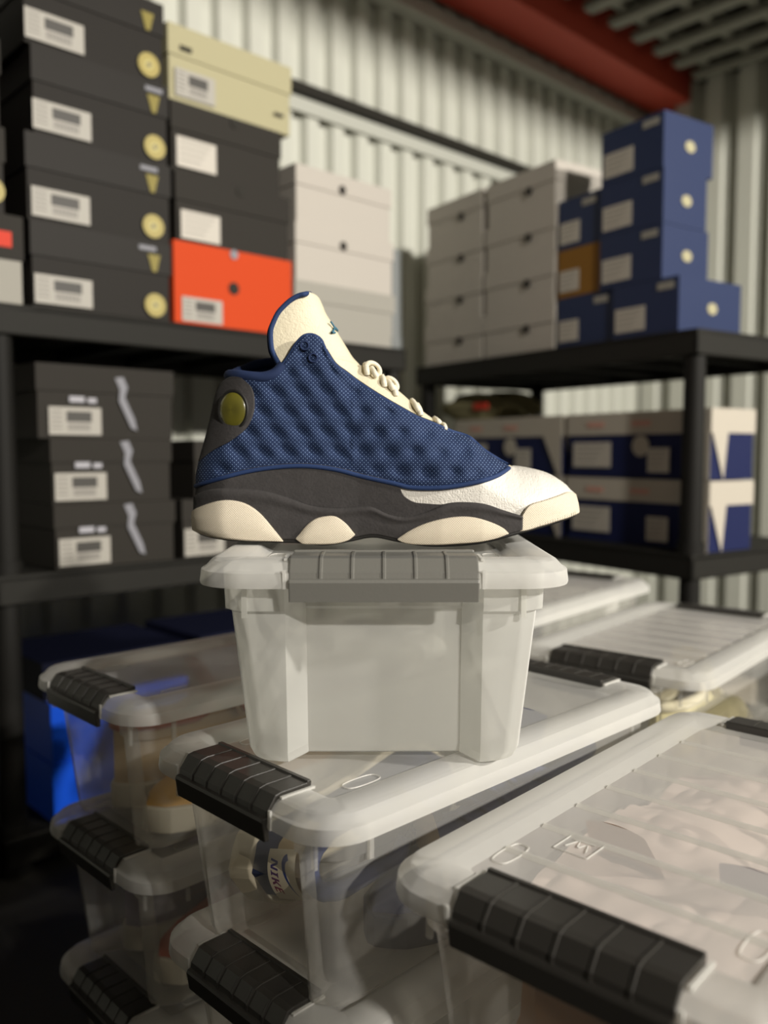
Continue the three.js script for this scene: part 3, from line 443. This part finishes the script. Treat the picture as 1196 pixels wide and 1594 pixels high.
  add('collar', merge([tube(ring, 0.0042, 90, 10), grid(60, 8, (a, b) => { const c = new THREE.CatmullRomCurve3(ring.map((p) => new THREE.Vector3(...p))), v = c.getPoint(a), k = 1 - 0.16 * b; return [0.055 + (v.x - 0.055) * (1 - 0.1 * b), v.y - 0.03 * b, v.z * k]; })]), M.navyDark, 'padded navy collar');
  add('insole', grid(40, 10, (a, b) => { const x = 0.02 + 0.11 * a; return [x, 0.075 - 0.02 * a, (2 * b - 1) * (halfWidth(x, 0.07) - 0.002)]; }), M.navyDark, 'dark insole');
}

// two added, unseen cartons behind the camera: they keep the light off the left stacks
const kraft = std(0xa9825a, 0.85), packTape = std(0xc2a878, 0.35);
for (let k = 0; k < 2; k++) {
  const c = thing('shade_carton', `added unseen brown taped box that shades the left stacks, ${['lower', 'upper'][k]} of two`, 'shade_carton', [0.19, 0.436 * k, 0.4], Math.atan2(0.62, 0.79));
  mesh('side', bx(0.62, 0.428, 0.36, 0, 0.216, 0, 0.004), kraft, c);
  for (const sz of [-1, 1]) mesh('flap', bx(0.612, 0.004, 0.172, 0, 0.4325, sz * 0.0885, 0.001), kraft, c);
  mesh('tape', merge([bx(0.622, 0.0012, 0.05, 0, 0.435, 0), bx(0.001, 0.06, 0.05, 0.3105, 0.4, 0), bx(0.001, 0.06, 0.05, -0.3105, 0.4, 0)]), packTape, c);
}

// ---------------------------------------------------------------- what the clear boxes hold
// a low sneaker: toe along -z, sole on y = 0
function plainShoe(label, c, pos, turn, roll = 0, pitch = 0, len = 0.27) {
  const t = thing('sneaker', label, 'sneaker', pos); t.rotation.set(pitch, turn, roll, 'YXZ');
  const hw = (k) => (c.w ?? 0.72) * lerpAt([0, 0.04, 0.12, 0.35, 0.5, 0.72, 0.88, 0.96, 1], [0, 0.02, 0.031, 0.032, 0.036, 0.045, 0.037, 0.023, 0], k), top = (k) => lerpAt([0, 0.15, 0.3, 0.42, 0.6, 0.8, 0.95, 1], [0.082, 0.078, 0.076, 0.088, 0.066, 0.05, 0.038, 0.026], k);
  const open = (k) => smooth(0.42, 0.34, k), P = (k, q, s) => { const m = 1 - 0.45 * open(k), a = q * m * Math.PI / 2, w = hw(k); return [s * w * Math.cos(a) ** 0.75, 0.016 + (top(k) - 0.016) * Math.sin(a) ** 0.9 / (open(k) ? Math.sin(m * Math.PI / 2) ** 0.9 : 1), -k * len]; };
  mesh('upper', merge([1, -1].map((s) => grid(50, 16, (a, b) => P(a, b, s)))), c.upper, t);
  const sh = new THREE.Shape(); for (let i = 0; i <= 40; i++) { const k = i / 40; sh[i ? 'lineTo' : 'moveTo'](hw(k) + 0.003, k * len); } for (let i = 40; i >= 0; i--) { const k = i / 40; sh.lineTo(-hw(k) - 0.003, k * len); }
  mesh('sole', new THREE.ExtrudeGeometry(sh, { depth: 0.02, bevelEnabled: true, bevelSize: 0.002, bevelThickness: 0.002, bevelSegments: 3 }).rotateX(-Math.PI / 2).translate(0, 0.002, 0), c.sole, t);
  const rim = []; for (let i = 0; i <= 12; i++) rim.push(P(0.40 - 0.385 * i / 12, 1, 1)); for (let i = 12; i >= 0; i--) rim.push(P(0.40 - 0.385 * i / 12, 1, -1));
  mesh('collar', tube(rim, 0.0065, 60, 10), c.collar, t);
  const tg = mesh('tongue', grid(24, 16, (a, b) => { const x = (2 * b - 1) * 0.027 * (1 - 0.25 * a * a), z = -0.5 * len + 0.16 * len * a; return [x, 0.07 + 0.062 * a - 6 * x * x, z + 3 * x * x]; }), c.tongue ?? c.collar, t);
  if (c.heel) {
    const hp = mesh('heel_panel', merge([1, -1].map((sd) => grid(16, 12, (a, b) => { const p = P(0.14 * a, 0.42 + 0.56 * b, sd); return [p[0] * 1.05, p[1], p[2] * 1.02 + 0.0015]; }))), c.heel, t);
    mesh('woven_tag', grid(16, 8, (a, b) => { const x = 0.034 * (a - 0.5); return [x, 0.046 + 0.028 * b, 0.0035 - 0.0076 * (x / 0.019) ** 2, a, b]; }), c.tag, hp);
  }
  for (let k = 0; k < 4; k++) { const q = 0.46 + k * 0.06, y = top(q) + 0.003; mesh('lace', tube([[-0.02, y - 0.008, -q * len], [0, y, -(q + 0.012) * len], [0.02, y - 0.008, -q * len]], 0.0025, 16, 6), c.lace ?? c.collar, t); }
  return t;
}
const inBox = (b, x, y, z) => b.localToWorld(new THREE.Vector3(x, y, z)).toArray();
for (const b of [midBox, leftBox1, leftBox2, right, backRight]) b.updateMatrixWorld(true);
const wovenTag = canvasTexture(128, 104, (g) => {
  g.fillStyle = '#e3d9c4'; g.fillRect(0, 0, 128, 104);
  g.fillStyle = '#2c3f86'; g.beginPath(); g.moveTo(10, 34); g.bezierCurveTo(18, 62, 46, 52, 118, 14); g.bezierCurveTo(60, 34, 26, 48, 24, 26); g.closePath(); g.fill();
  const q = g.createLinearGradient(20, 0, 110, 0); q.addColorStop(0, '#33408c'); q.addColorStop(1, '#9c3b4c'); g.fillStyle = q; g.font = 'bold italic 38px sans-serif'; g.fillText('NIKE', 16, 92);
});
const cardNavy = std(0x27345f, 0.8), whiteRubber = std(0xd9d4c6, 0.6), beige = std(0xcbb28e, 0.85), tanSuede = std(0xa07a55, 0.95, { bumpMap: suedeMap, bumpScale: 0.0008 }), gum = std(0xb08a5a, 0.6), rust = std(0xb9553a, 0.8), mustard = std(0xcf9c2c, 0.8), lilac = std(0x8d849c, 0.85);
plainShoe('navy sneaker with beige heel and woven tag, inside the clear box under the frosted one', { upper: cardNavy, sole: std(0xd6cdb8, 0.7), collar: cardNavy, tongue: beige, heel: std(0xc4b08f, 0.85), tag: std(0xffffff, 0.8, { map: wovenTag }), w: 0.9 }, inBox(midBox, -0.05, -0.094, -0.04), MY + 0.1, -1.3, 0, 0.24);
plainShoe('dark navy sneaker along the side of the clear box under the frosted one', { upper: cardNavy, sole: std(0x2a3148, 0.7), collar: cardNavy, lace: cardNavy }, inBox(midBox, 0.036, -0.137, -0.37), MY + Math.PI);
plainShoe('beige and orange sneaker inside the topmost clear box of the left stack', { upper: beige, sole: whiteRubber, collar: rust }, inBox(leftBox1, -0.036, -0.137, -0.055), MY);
plainShoe('mustard yellow sneaker inside the topmost clear box of the left stack', { upper: mustard, sole: whiteRubber, collar: beige }, inBox(leftBox1, 0.035, -0.137, -0.32), MY + Math.PI);
plainShoe('red sneaker in the second clear box of the left stack', { upper: rust, sole: whiteRubber, collar: lilac }, inBox(leftBox2, 0.035, -0.137, -0.32), MY + Math.PI);
plainShoe('lilac grey sneaker in the second clear box of the left stack', { upper: lilac, sole: whiteRubber, collar: lilac }, inBox(leftBox2, -0.036, -0.137, -0.055), MY);
plainShoe('tan suede sneaker at the latch end of the near clear box', { upper: tanSuede, sole: gum, collar: tanSuede, lace: lilac, w: 0.85 }, inBox(right, -0.043, -0.137, -0.055), RY);
plainShoe('tan suede sneaker beside its twin in the near clear box', { upper: tanSuede, sole: gum, collar: lilac, lace: tanSuede, w: 0.85 }, inBox(right, 0.043, -0.137, -0.055), RY);
plainShoe('pale yellow sneaker in the clear box behind the near one', { upper: std(0xe2d9a8, 0.8), sole: whiteRubber, collar: std(0xe6dfc4, 0.8) }, inBox(backRight, 0.045, -0.137, -0.055), -0.70);
{ // printed tissue paper lying over the suede shoes
  const t = thing('tissue_paper', 'crumpled printed tissue paper over the tan shoes in the near clear box', 'paper', inBox(right, 0, -0.036, -0.2), RY);
  const map = canvasTexture(256, 256, (g) => { g.fillStyle = '#dccdc6'; g.fillRect(0, 0, 256, 256); g.fillStyle = '#a5969c'; for (let y = 6; y < 256; y += 9) for (let x = 0; x < 250; x += 7) if ((x * 13 + y * 7) % 5 && (y / 54 | 0) % 2) g.fillRect(x, y, 4, 3); }, [6, 6]);
  mesh('sheet', grid(90, 140, (a, b) => { const x = (a - 0.5) * 0.168, z = (b - 0.5) * 0.32, n = noise(a * 3, b * 5, 60), m = noise(a * 9 + 5, b * 15, 60); return [x, 0.02 * (n - 0.5) + 0.004 * Math.abs(2 * m - 1) - 0.4 * x * x, z]; }), std(0xffffff, 0.85, { map }), t);
}

// ---------------------------------------------------------------- details of the near ribbed lid
{
  const lidOf = (b) => b.children.find((c) => c.name === 'lid'), lid = lidOf(right), len = 0.152;
  const g = new THREE.ExtrudeGeometry(new THREE.Shape([[-0.004, 0], [-0.001, 0.0016], [0.001, 0.0016], [0.004, 0]].map((p) => new THREE.Vector2(...p))), { depth: len, bevelEnabled: false }); g.rotateY(Math.PI / 2); g.translate(-len / 2, -0.0054, 0);
  for (const b of [right, backRight, edgeBox, farBox]) for (let k = 0; k < 7; k++) mesh('lid_rib', g, M.lidFloor, lidOf(b)).position.z = -0.075 - k * 0.042;
  const stamp = [tube([[-0.011, 0, -0.011], [0.011, 0, -0.011], [0.011, 0, 0.011], [-0.011, 0, 0.011], [-0.011, 0, -0.011]].flatMap((p, i, a) => i + 1 < a.length ? [p, p.map((v, k) => v * 0.9 + a[i + 1][k] * 0.1), p.map((v, k) => v * 0.1 + a[i + 1][k] * 0.9)] : [p]), 0.0004, 60, 5), tube([[-0.007, 0, 0.004], [-0.003, 0, -0.006], [0, 0, 0.002], [0.003, 0, -0.004], [0.007, 0, 0.005]], 0.0004, 30, 5), tube([[-0.007, 0, -0.006], [0.007, 0, -0.007]], 0.0004, 8, 5)];
  const s = mesh('recycling_stamp', merge(stamp), M.lid, lid); s.position.set(-0.045, -0.005, -0.105);
}

renderer.render(scene, camera);
